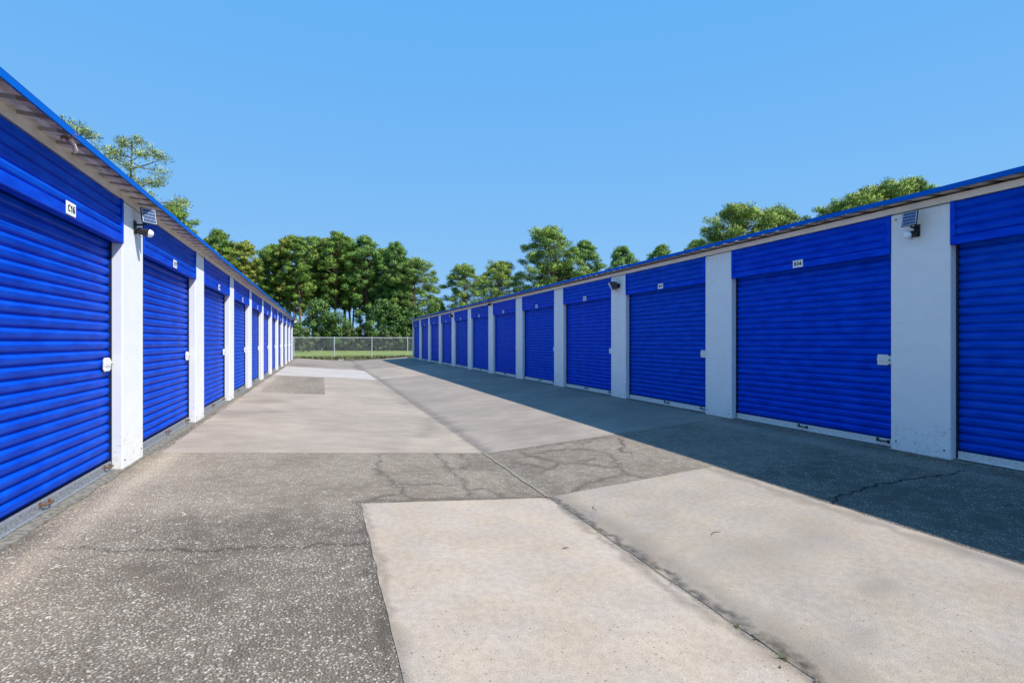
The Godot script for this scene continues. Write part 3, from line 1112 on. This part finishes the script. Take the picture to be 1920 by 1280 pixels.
func build_fence() -> void:
	var d := 50.0
	var posts := [-5.65, -2.32, 1.06, 4.35, 7.62, 10.9]
	var y0 := -0.14
	var top := 1.80
	var t := thing("chain_link_fence", "grey chain link fence with four posts in view across the end of the yard", "fence", V(posts[0], y0, d))
	var pm := MB.new()
	pm.tube([Vector3(0, -0.1, 0), Vector3(0, top - y0 + 0.03, 0)], [0.034, 0.034], 10)
	pm.lathe(Vector3(0, top - y0 + 0.03, 0), Vector3.UP, [Vector2(0.042, 0.0), Vector2(0.035, 0.03), Vector2(0.0, 0.05)], 10)
	for p in posts:
		part("post", pm.mesh(), M.galv, t, Vector3(p - posts[0], 0, 0))
	for i in posts.size() - 1:
		var rm := MB.new()
		rm.tube([Vector3(posts[i] - posts[0], top - y0, 0), Vector3(posts[i + 1] - posts[0], top - y0, 0)], [0.026, 0.026], 8)
		part("top_rail", rm.mesh(), M.galv, t)
	# wires: two families of slanting wires that pass before and behind each other
	var w := MB.new()
	var h := top - y0 - 0.04
	var len_: float = posts[5] - posts[0]
	var gap := 0.085
	var x := -h
	while x < len_:
		for s in [0, 1]:
			var xa := x
			var xb := x + h
			var ya := 0.03
			var yb := h
			if xa < 0.0:
				ya += -xa
				xa = 0.0
			if xb > len_:
				yb -= xb - len_
				xb = len_
			if xb - xa < 0.05:
				continue
			var z := 0.004 * (1 if s == 0 else -1)
			var pa := Vector3(xa if s == 0 else len_ - xa, ya, z + 0.03)
			var pb := Vector3(xb if s == 0 else len_ - xb, yb, z + 0.03)
			w.tube([pa, pb], [0.0028, 0.0028], 3, false)
		x += gap
	var wi := part("wire_mesh", w.mesh(), M.wire, t)
	wi.set_meta("kind", "stuff")


# ------------------------------------------------------------------ plants

func puff(mb: MB, at: Vector3, rad: Vector3, count: int, length: float, wide: float, dark: Color, light: Color, r: RandomNumberGenerator, needle: bool) -> void:
	var tone := r.randf()
	for i in count:
		var d := rdir(r)
		var p := at + d * rad * pow(r.randf(), 0.4)
		var nrm := (d + rdir(r) * 0.55 + Vector3(0, 0.25, 0)).normalized()
		var along: Vector3
		if needle:
			along = (d * 0.8 + rdir(r) * 0.9 + Vector3(0, 0.35, 0)).normalized()
		else:
			along = rdir(r)
		var side := along.cross(nrm)
		if side.length() < 0.05:
			continue
		side = side.normalized() * wide * r.randf_range(0.7, 1.3)
		along *= length * r.randf_range(0.6, 1.3)
		var q0 := p - along * 0.4 - side * 0.5
		var q1 := p - along * 0.4 + side * 0.5
		var q2 := p + along * 0.6
		var g := (q2 - q0).cross(q1 - q0)
		mb.col = dark.lerp(light, clampf(tone * 0.6 + r.randf() * 0.55 - 0.08, 0.0, 1.0))
		var m := nrm
		if g.dot(nrm) < 0.0:
			mb.tri(q0, q2, q1, m, m, m)
		else:
			mb.tri(q0, q1, q2, m, m, m)


func pine_meshes(s: int, height: float, bare: float, spread: float, puffs: int, lush: float, dark: Color, light: Color, per := 120, needle := 0.44) -> Array:
	# trunk with limbs, and a crown of needle clumps at the limbs' ends
	var r := rng(s)
	var trunk := MB.new()
	var crown := MB.new()
	var pts := []
	var rad := []
	var lean := Vector3(r.randf_range(-0.03, 0.03), 0, r.randf_range(-0.03, 0.03))
	var bend := r.randf() * TAU
	for i in 9:
		var f := i / 8.0
		var y := height * 0.97 * f
		pts.append(Vector3(sin(bend + f * 3.0) * 0.25, y, cos(bend + f * 2.5) * 0.25) + lean * y)
		rad.append(lerpf(0.27, 0.05, pow(f, 0.85)) * height / 21.0)
	trunk.tube(pts, rad, 8, false)
	puffs = int(puffs * 1.5)
	for k in puffs:
		var f := bare + (1.0 - bare) * pow((k + r.randf()) / puffs, 0.85)
		var u := (f - bare) / (1.0 - bare)
		# widest somewhat above the first limbs, rounded on top
		var env := spread * (0.45 + 0.75 * sin(PI * clampf(0.16 + u * 0.62, 0, 1))) * sqrt(maxf(0.02, 1.0 - pow(u, 3.2)))
		var ang := k * 2.399 + r.randf_range(-0.5, 0.5)
		var reach := env * pow(r.randf_range(0.12, 1.0), 0.6)
		var i0 := clampi(int(f * 8.0), 0, 7)
		var root: Vector3 = pts[i0].lerp(pts[i0 + 1], clampf(f * 8.0 - i0, 0, 1))
		var tip := root + Vector3(cos(ang) * reach, reach * r.randf_range(0.0, 0.3) + 0.2, sin(ang) * reach)
		if tip.y > height:
			tip.y = height - r.randf() * 0.4
		if reach > 0.9:
			var half := root.lerp(tip, 0.5) + Vector3(0, -0.12 * reach * 0.3, 0)
			trunk.tube([root, half, tip], [0.075 * height / 21.0, 0.05, 0.015], 4, false)
		var pr := r.randf_range(0.55, 1.0) * (0.62 + 0.38 * spread / 3.5)
		puff(crown, tip, Vector3(pr, pr * 0.72, pr), int(per * lush), needle, needle * 0.24, dark, light, r, true)
		for extra in 2:
			var off := Vector3(r.randf_range(-1, 1), r.randf_range(-0.3, 0.5), r.randf_range(-1, 1)) * pr * 1.0
			puff(crown, tip + off, Vector3(pr, pr * 0.75, pr) * 0.8, int(per * lush * 0.65), needle, needle * 0.24, dark, light, r, true)
	# thin dead limbs below the crown
	for k in 7:
		var f := bare * r.randf_range(0.55, 1.0)
		var i0 := clampi(int(f * 8.0), 0, 7)
		var root: Vector3 = pts[i0].lerp(pts[i0 + 1], clampf(f * 8.0 - i0, 0, 1))
		var ang := r.randf() * TAU
		var ln := r.randf_range(0.7, 2.0)
		trunk.tube([root, root + Vector3(cos(ang) * ln, r.randf_range(-0.2, 0.4), sin(ang) * ln)], [0.035, 0.01], 4, false)
	return [trunk.mesh(), crown.mesh()]


func broadleaf_meshes(s: int, height: float, spread: float, lobes: int, dark: Color, light: Color, per := 170) -> Array:
	var r := rng(s)
	var stem := MB.new()
	var crown := MB.new()
	stem.tube([Vector3.ZERO, Vector3(0.1, height * 0.3, 0.05), Vector3(0, height * 0.7, -0.1)], [0.12, 0.09, 0.04], 6, false)
	for k in lobes:
		var u := (k + 0.5) / lobes
		var ang := k * 2.399 + r.randf()
		var env := spread * sqrt(maxf(0.05, 1.0 - pow(absf(u - 0.35) / 0.68, 2.0)))
		var reach := env * pow(r.randf_range(0.1, 1.0), 0.55)
		var c := Vector3(cos(ang) * reach, height * (0.12 + 0.82 * u), sin(ang) * reach)
		var pr := r.randf_range(0.55, 1.0) * clampf(height / 5.0, 0.5, 1.25)
		stem.tube([Vector3(0, c.y * 0.5, 0), c], [0.035, 0.01], 4, false)
		puff(crown, c, Vector3(pr, pr * 0.75, pr), per, 0.3, 0.2, dark, light, r, false)
	return [stem.mesh(), crown.mesh()]


func plant(called: String, label: String, category: String, meshes: Array, at: Vector3, turn: float, scale_: float, group := "", parts := ["trunk", "crown"]) -> void:
	var t := thing(called, label, category, at, turn, group)
	part(parts[0], meshes[0], M.bark, t)
	part(parts[1], meshes[1], M.leaf, t)
	t.scale = Vector3.ONE * scale_


func build_trees() -> void:
	var dk := Color(0.057, 0.125, 0.023)
	var lt := Color(0.278, 0.424, 0.060)
	var ylw := Color(0.395, 0.424, 0.066)
	var variants := [
		pine_meshes(101, 21.0, 0.42, 2.7, 40, 1.0, dk, lt),
		pine_meshes(102, 21.0, 0.36, 3.1, 46, 1.0, dk, lt),
		pine_meshes(103, 21.0, 0.46, 2.7, 40, 1.1, Color(0.094, 0.148, 0.023), ylw),
		pine_meshes(104, 21.0, 0.24, 3.6, 62, 1.0, Color(0.048, 0.117, 0.028), Color(0.220, 0.385, 0.066)),
		pine_meshes(105, 21.0, 0.2, 5.4, 92, 1.2, Color(0.064, 0.133, 0.028), Color(0.307, 0.437, 0.082), 140, 0.38),
		pine_meshes(106, 21.0, 0.32, 6.0, 92, 1.2, Color(0.094, 0.164, 0.028), Color(0.380, 0.475, 0.087), 140, 0.38),
		pine_meshes(107, 21.0, 0.55, 4.4, 17, 0.9, Color(0.127, 0.187, 0.069), Color(0.395, 0.462, 0.186), 110, 0.32),
	]
	# [a, d, height, variant, turn, label]
	var wood := "pines in the wood behind the fence"
	var list := [
		[-15.0, 103.5, 18.6, 2, 1.1, "slender pine between the two leftmost tops of the wood", wood],
		[-7.2, 105.5, 19.6, 1, 2.7, "slender pine left of the long bare pale trunk", wood],
		[-3.4, 102.5, 20.6, 0, 0.4, "slender pine right of the long bare pale trunk", wood],
		[0.2, 106.0, 21.4, 2, 3.3, "slender pine left of the tallest pine in the wood", wood],
		[4.2, 107.5, 21.0, 1, 4.6, "slender pine close behind the right side of the tallest pine", wood],
		[7.0, 106.0, 20.4, 0, 5.5, "slender pine left of the full dark green pine over the third fence post", wood],
		[10.4, 105.0, 19.8, 1, 0.6, "slender pine right of the full dark green pine over the third fence post", wood],
		[14.4, 103.0, 18.0, 3, 1.9, "slender pine between the two broad pines at the right end of the wood", wood],
		[-17.2, 100.5, 20.6, 1, 0.3, "dark bushy pine whose top shows just above the left roof, leftmost of the wood", wood],
		[-12.6, 99.2, 18.6, 2, 1.9, "yellowish pine low over the left roof, second from the left in the wood", wood],
		[-9.4, 106.6, 19.4, 0, 2.2, "yellow green pine with a flat top above the middle of the left roof slope", wood],
		[-5.3, 103.9, 20.8, 2, 0.9, "pine with long bare pale trunk beside a sky gap above the left row's end", wood],
		[-1.8, 109.0, 22.2, 0, 4.1, "slim pine with pointed crown behind the leftmost fence bay", wood],
		[2.4, 104.0, 22.2, 1, 5.2, "tallest pine of the wood, over the second fence post", wood],
		[5.6, 110.8, 22.4, 0, 0.2, "pine with thin open crown just right of the tallest one", wood],
		[8.4, 102.7, 21.6, 3, 3.3, "full dark green pine over the third fence post", wood],
		[12.4, 100.2, 20.3, 3, 1.0, "broad pine with crown nearly to the ground near the right end of the wood", wood],
		[16.2, 97.7, 16.8, 4, 2.0, "wide low pine at the right end of the wood beside open sky", wood],
		[21.4, 103.9, 10.4, 3, 0.5, "small pale pine in the gap right of the wood, low over the right roof", wood],
		[25.6, 96.7, 16.0, 4, 1.1, "spreading feathery sided pine over the far end of the right roof", "pines behind the right building"],
		[33.5, 98.3, 17.2, 5, 4.4, "brownish flat topped pine next to the feathery one", "pines behind the right building"],
		[42.8, 94.8, 23.9, 4, 0.4, "big pine with rounded dome top and airy gaps over the middle of the right roof", "pines behind the right building"],
		[51.0, 95.1, 22.2, 3, 2.8, "upright pine leaning on the right side of the big domed pine", "pines behind the right building"],
		[47.0, 102.0, 18.5, 4, 3.0, "pine half hidden between the big domed pine and the upright one", "pines behind the right building"],
		[59.5, 94.9, 21.4, 3, 3.7, "short conical pine top standing alone over the right roof", "pines behind the right building"],
		[65.5, 90.8, 21.6, 1, 0.8, "small round pine top left of the largest crown over the right roof", "pines behind the right building"],
		[66.2, 81.9, 21.0, 0, 2.6, "low pine top where the largest crown meets the right roof", "pines behind the right building"],
		[61.7, 65.5, 22.9, 5, 1.5, "wide bright pine crown above the third door of the right row", "pines behind the right building"],
		[67.6, 63.5, 22.4, 4, 3.9, "right half of the bright pine pair above the wall of door B34", "pines behind the right building"],
		[73.2, 55.7, 22.6, 4, 5.0, "left low crown of the three pines above door B34", "pines behind the right building"],
		[72.4, 50.1, 23.1, 5, 0.1, "middle crown of the three pines above door B34", "pines behind the right building"],
		[75.6, 47.5, 23.6, 3, 2.3, "highest crown of the three pines, over the solar lamp on the right row", "pines behind the right building"],
		[-18.6, 65.5, 23.3, 6, 0.7, "tall airy pale pine with open limbs rising over the left roof", "pines behind the left building"],
		[-23.4, 66.1, 24.0, 6, 2.9, "airy pine top peeping over the left eave near the hanging scrap", "pines behind the left building"],
		[-20.1, 87.7, 21.8, 1, 1.7, "round brownish pine top over the left roof past the airy pine", "pines behind the left building"],
	]
	for e in list:
		plant("pine_tree", e[5], "pine tree", variants[e[3]], V(e[0], -0.14, e[1]), e[4], e[2] / 21.0, e[6])
	# more of the same wood behind, one mass
	var r := rng(77)
	for pick in [0, 2]:
		var both: ArrayMesh = variants[pick][0].duplicate()
		both.add_surface_from_arrays(Mesh.PRIMITIVE_TRIANGLES, variants[pick][1].surface_get_arrays(0))
		both.surface_set_material(0, M.bark)
		both.surface_set_material(1, M.leaf)
		var mm := MultiMesh.new()
		mm.transform_format = MultiMesh.TRANSFORM_3D
		mm.mesh = both
		mm.instance_count = 13
		for i in 13:
			var s := r.randf_range(0.76, 0.92)
			var tr := Transform3D(Basis(Vector3.UP, r.randf() * TAU).scaled(Vector3.ONE * s), V(lerpf(-38.0, 17.0, (i + r.randf() * 0.8) / 13.0), -0.14, r.randf_range(111.0, 124.0)))
			mm.set_instance_transform(i, tr)
		var mi := MultiMeshInstance3D.new()
		mi.multimesh = mm
		mi.name = numbered("distant_wood")
		add_child(mi, true)
		tag(mi, "dim rear rows of pines seen between the trunks of the wood" if pick == 0 else "dark fuller pines far back in the wood behind the fence", "wood", "", "stuff")
	# undergrowth at the foot of the wood
	var ug := MB.new()
	for i in 330:
		var a := r.randf_range(-34.0, 27.0)
		var pr := r.randf_range(0.7, 1.5)
		var d := r.randf_range(97.5, 106.0)
		puff(ug, V(a, r.randf_range(0.2, 2.6), d), Vector3(pr, pr * 0.75, pr), 110, 0.34, 0.2, Color(0.027, 0.059, 0.014), Color(0.128, 0.210, 0.036), r, false)
	var u := MeshInstance3D.new()
	u.name = "undergrowth"
	u.mesh = ug.mesh()
	u.material_override = M.leaf
	add_child(u, true)
	tag(u, "tangle of low green bushes along the foot of the wood", "undergrowth", "", "stuff")
	# separate broad-leaved bushes and young trees in front
	var bush := [
		broadleaf_meshes(201, 6.0, 2.6, 30, Color(0.027, 0.070, 0.014), Color(0.128, 0.238, 0.036)),
		broadleaf_meshes(202, 8.0, 2.4, 34, Color(0.039, 0.087, 0.024), Color(0.150, 0.266, 0.054)),
		broadleaf_meshes(203, 3.5, 2.4, 22, Color(0.045, 0.084, 0.024), Color(0.150, 0.210, 0.048)),
		broadleaf_meshes(204, 5.0, 1.8, 22, Color(0.075, 0.112, 0.024), Color(0.240, 0.252, 0.054)),
	]
	var bl := [
		[-4.4, 91.0, 0, 0.85, 0.4, "olive bush against the end of the left row, behind the fence"],
		[-2.6, 84.0, 2, 1.0, 1.2, "blue green bush low on the grass at the leftmost fence bay"],
		[1.9, 96.5, 0, 1.1, 2.2, "dark rounded bush left of the middle fence bay under the pines"],
		[-0.8, 98.5, 1, 1.15, 3.1, "tall pale green young tree between bare trunks over the left fence bay"],
		[7.3, 97.0, 3, 1.0, 0.9, "slender yellowish sapling in the middle of the fence opening"],
		[10.2, 95.5, 1, 1.15, 4.4, "bright green leafy young tree over the third fence post"],
		[13.0, 95.0, 0, 1.3, 5.1, "bright green leafy bush right of the third fence post"],
		[15.8, 94.0, 1, 1.0, 0.3, "leafy young tree beside the end of the right row"],
		[18.5, 95.0, 0, 1.25, 1.4, "leafy bush partly behind the end of the right row"],
		[4.3, 96.0, 2, 1.2, 2.0, "low scrubby bush in the middle fence bay"],
		[11.0, 92.5, 2, 1.0, 2.7, "low green bush in the right fence bay at the field's edge"],
		[14.6, 91.5, 2, 0.9, 3.6, "small round bush near the right fence post at the field's edge"],
	]
	for e in bl:
		plant("bush", e[5], "bush", bush[e[2]], V(e[0], -0.14, e[1]), e[4], e[3], "bushes at the foot of the wood", ["stem", "foliage"])
	# grass of the field, tufts thick near the fence and thinner beyond
	var tuft := MB.new()
	for i in 9:
		var f := r.randf() * TAU
		var o := Vector3(cos(f), 0, sin(f)) * r.randf() * 0.1
		var tip := o + Vector3(cos(f) * 0.1, r.randf_range(0.1, 0.24), sin(f) * 0.1)
		var sd := Vector3(-sin(f), 0, cos(f)) * 0.014
		tuft.col = Color(0.16, 0.23, 0.05).lerp(Color(0.3, 0.3, 0.12), r.randf())
		tuft.tri(o - sd, o + sd, tip, Vector3.UP, Vector3.UP, Vector3.UP)
	var gm := MultiMesh.new()
	gm.transform_format = MultiMesh.TRANSFORM_3D
	gm.mesh = tuft.mesh()
	gm.instance_count = 8000
	for i in 8000:
		var q := pow(r.randf(), 2.0)
		var d := 49.75 + q * 7.0
		if i < 2600:
			d = 49.7 + r.randf() * 0.8
		var s := r.randf_range(0.5, 1.3) * (1.35 if d < 50.5 else 0.9)
		gm.set_instance_transform(i, Transform3D(Basis(Vector3.UP, r.randf() * TAU).scaled(Vector3(s, s, s)), V(r.randf_range(-9.0, 17.0), -0.14, d)))
	var gi := MultiMeshInstance3D.new()
	gi.multimesh = gm
	gi.name = "grass"
	gi.material_override = M.grass
	add_child(gi, true)
	tag(gi, "green grass of the field, longer and drier along the fence", "grass", "", "stuff")


# ------------------------------------------------------------------ small things

func build_small() -> void:
	var r := rng(91)
	# weeds in the drain joint
	for e in [[MID + 0.0, 2.27, 0.05, "little green weed in the drain joint nearest the camera"], [MID, 2.62, 0.03, "smaller weed in the drain joint, second from the camera"], [MID - 0.02, 5.53, 0.035, "flattened weed where the drain joint meets the asphalt strip"]]:
		var t := thing("weed", e[3], "weed", V(e[0], dip(e[0]), e[1]), 0.0, "weeds in the drain joint")
		var m := MB.new()
		for i in 26:
			var f := r.randf() * TAU
			var d: Vector3 = Vector3(cos(f), r.randf_range(0.2, 1.0), sin(f) * 1.6).normalized() * e[2] * r.randf_range(0.5, 1.2)
			var sd: Vector3 = d.cross(Vector3.UP).normalized() * 0.004
			m.col = Color(0.07, 0.09, 0.03).lerp(Color(0.15, 0.14, 0.06), r.randf())
			m.tri(-sd, sd, d)
		part("leaf_blades", m.mesh(), M.grass, t)
	# leaf, twigs, chips of stone
	var leaf := MB.new()
	leaf.tri(Vector3(-0.045, 0.004, 0), Vector3(0, 0.008, -0.009), Vector3(0.045, 0.005, 0))
	leaf.tri(Vector3(-0.045, 0.004, 0), Vector3(0.045, 0.005, 0), Vector3(0, 0.006, 0.009))
	var lo := part("dry_leaf", leaf.mesh(), M.twig, self, V(1.94, dip(1.94) + 0.006, 4.02))
	tag(lo, "small dry brown leaf lying on the pale near slab", "leaf")
	for e in [[3.33, 3.83, 0.06, 0.4, "curled twig on the greyer slab right of the drain line"], [2.72, 4.95, 0.09, 1.3, "thin bent twig just right of the drain joint by the asphalt strip"]]:
		var tm := MB.new()
		tm.tube([Vector3(-e[2], 0.004, 0.01), Vector3(-e[2] * 0.3, 0.005, -0.01), Vector3(e[2] * 0.4, 0.005, 0.0), Vector3(e[2], 0.004, 0.03)], [0.002, 0.003, 0.003, 0.0015], 5)
		var o := part("twig", tm.mesh(), M.twig, self, V(e[0], dip(e[0]) + 0.003, e[1]))
		o.rotation.y = e[3]
		tag(o, e[4], "twig")
	var chip := MB.new()
	chip.box(Vector3.ZERO, Vector3(0.022, 0.012, 0.016), 0.005)
	var cm: ArrayMesh = chip.mesh()
	for e in [[2.44, 2.05, 1.0, "pale stone chip in the drain joint, lowest in view"], [2.36, 2.2, 0.8, "pale stone chip lying just left of the drain joint near the nearest weed"], [2.46, 2.47, 1.1, "pale stone chip in the drain joint between its two nearer weeds"], [2.44, 4.35, 0.9, "pale stone chip in the drain joint shortly before the asphalt strip"]]:
		var o := part("stone_chip", cm, M.mortar, self, V(e[0], dip(e[0]) + 0.008, e[1]))
		o.rotation = Vector3(r.randf(), r.randf() * 6.0, r.randf())
		o.scale = Vector3.ONE * e[2]
		tag(o, e[3], "stone", "stone chips along the drain joint")
	var bit := MB.new()
	bit.tri(Vector3(-0.02, 0.002, 0), Vector3(0, 0.009, -0.006), Vector3(0.022, 0.003, 0))
	bit.tri(Vector3(-0.02, 0.002, 0), Vector3(0.022, 0.003, 0), Vector3(0, 0.004, 0.007))
	var bm := MultiMesh.new()
	bm.transform_format = MultiMesh.TRANSFORM_3D
	bm.mesh = bit.mesh()
	bm.instance_count = 150
	for i in 150:
		var a := -2.06 + absf(r.randfn(0.0, 0.07))
		if i % 3 == 1:
			a = 7.2 - absf(r.randfn(0.0, 0.09))
		elif i % 3 == 2:
			a = MID + r.randfn(0.0, 0.05)
		var d := 1.5 + pow(r.randf(), 1.4) * 22.0
		bm.set_instance_transform(i, Transform3D(Basis(Vector3.UP, r.randf() * TAU).scaled(Vector3.ONE * r.randf_range(0.4, 1.1)), V(a, dip(a) + 0.012, d)))
	var bi := MultiMeshInstance3D.new()
	bi.multimesh = bm
	bi.name = "leaf_litter"
	bi.material_override = M.dry
	add_child(bi, true)
	tag(bi, "scattered dry leaf bits along the walls and the drain joint", "leaf litter", "", "stuff")
	# litter by the fence, two bleached sticks in the field
	var lit := MB.new()
	lit.box(Vector3.ZERO, Vector3(0.14, 0.07, 0.1), 0.02)
	for e in [[1.5, 49.45, "white scrap of litter by the second fence post, left one"], [1.72, 49.4, "white scrap of litter by the second fence post, right one"]]:
		var o := part("litter", lit.mesh(), M.plate, self, V(e[0], -0.2, e[1]))
		o.rotation = Vector3(0.2, r.randf() * 3.0, 0.1)
		tag(o, e[2], "litter")
	var st := MB.new()
	st.tube([Vector3(-0.1, -0.1, 0), Vector3(0.28, 0.75, 0.05)], [0.045, 0.035], 6)
	for e in [[-1.6, 86.0, 1.0, "bleached stick leaning in the field, nearer the left fence post"], [-0.1, 86.0, 0.8, "bleached stick leaning in the field, nearer the second fence post"]]:
		var o := part("stick", st.mesh(), M.latch, self, V(e[0], -0.1, e[1]))
		o.scale = Vector3.ONE * e[2]
		tag(o, e[3], "stick")


# ------------------------------------------------------------------

func _ready() -> void:
	var cam := Camera3D.new()
	cam.name = "camera"
	cam.position = Vector3(0, 1.455, 0)
	cam.rotation_degrees = Vector3(0, -19.92, 0)
	cam.fov = 66.03
	cam.near = 0.05
	cam.far = 3000.0
	add_child(cam)
	cam.current = true

	var env := Environment.new()
	var sky := Sky.new()
	var sm := ProceduralSkyMaterial.new()
	sm.sky_top_color = srgb(93, 173, 246)
	sm.sky_horizon_color = srgb(155, 205, 247)
	sm.sky_curve = 0.22
	sm.ground_bottom_color = srgb(120, 116, 106)
	sm.ground_horizon_color = srgb(140, 150, 150)
	sky.sky_material = sm
	env.background_mode = Environment.BG_SKY
	env.sky = sky
	env.background_energy_multiplier = 0.8
	env.tonemap_mode = Environment.TONE_MAPPER_LINEAR
	env.tonemap_exposure = 1.25
	env.sdfgi_enabled = true
	env.ssao_enabled = true
	env.ssil_enabled = true
	var we := WorldEnvironment.new()
	we.name = "environment"
	we.environment = env
	add_child(we)

	var sun := DirectionalLight3D.new()
	sun.name = "sun"
	sun.light_color = Color(1.0, 0.985, 0.95)
	sun.light_energy = 1.55
	sun.light_angular_distance = 0.5
	sun.shadow_enabled = true
	add_child(sun)
	sun.look_at_from_position(Vector3.ZERO, -Vector3(1.0, 1.6, 0.86), Vector3.UP)

	make_materials()
	asphalt_texture()
	near_concrete_texture()
	far_concrete_texture()
	build_ground()
	make_building("storage_building", "long white storage row on the left with sunlit blue roll-up doors, C16 nearest", V(WALL_L, 0, 7.1), 0.0, -2, 10, 0.075, 3.17, 2.56, 3.06, "C", false, 301)
	make_building("storage_building", "long white storage row on the right with shaded blue roll-up doors, B34 among them", V(WALL_R, 0, 4.22), PI, -2, 11, 0.02, 3.255, 2.635, 3.165, "B", true, 302)
	build_fittings()
	build_fence()
	build_trees()
	build_small()
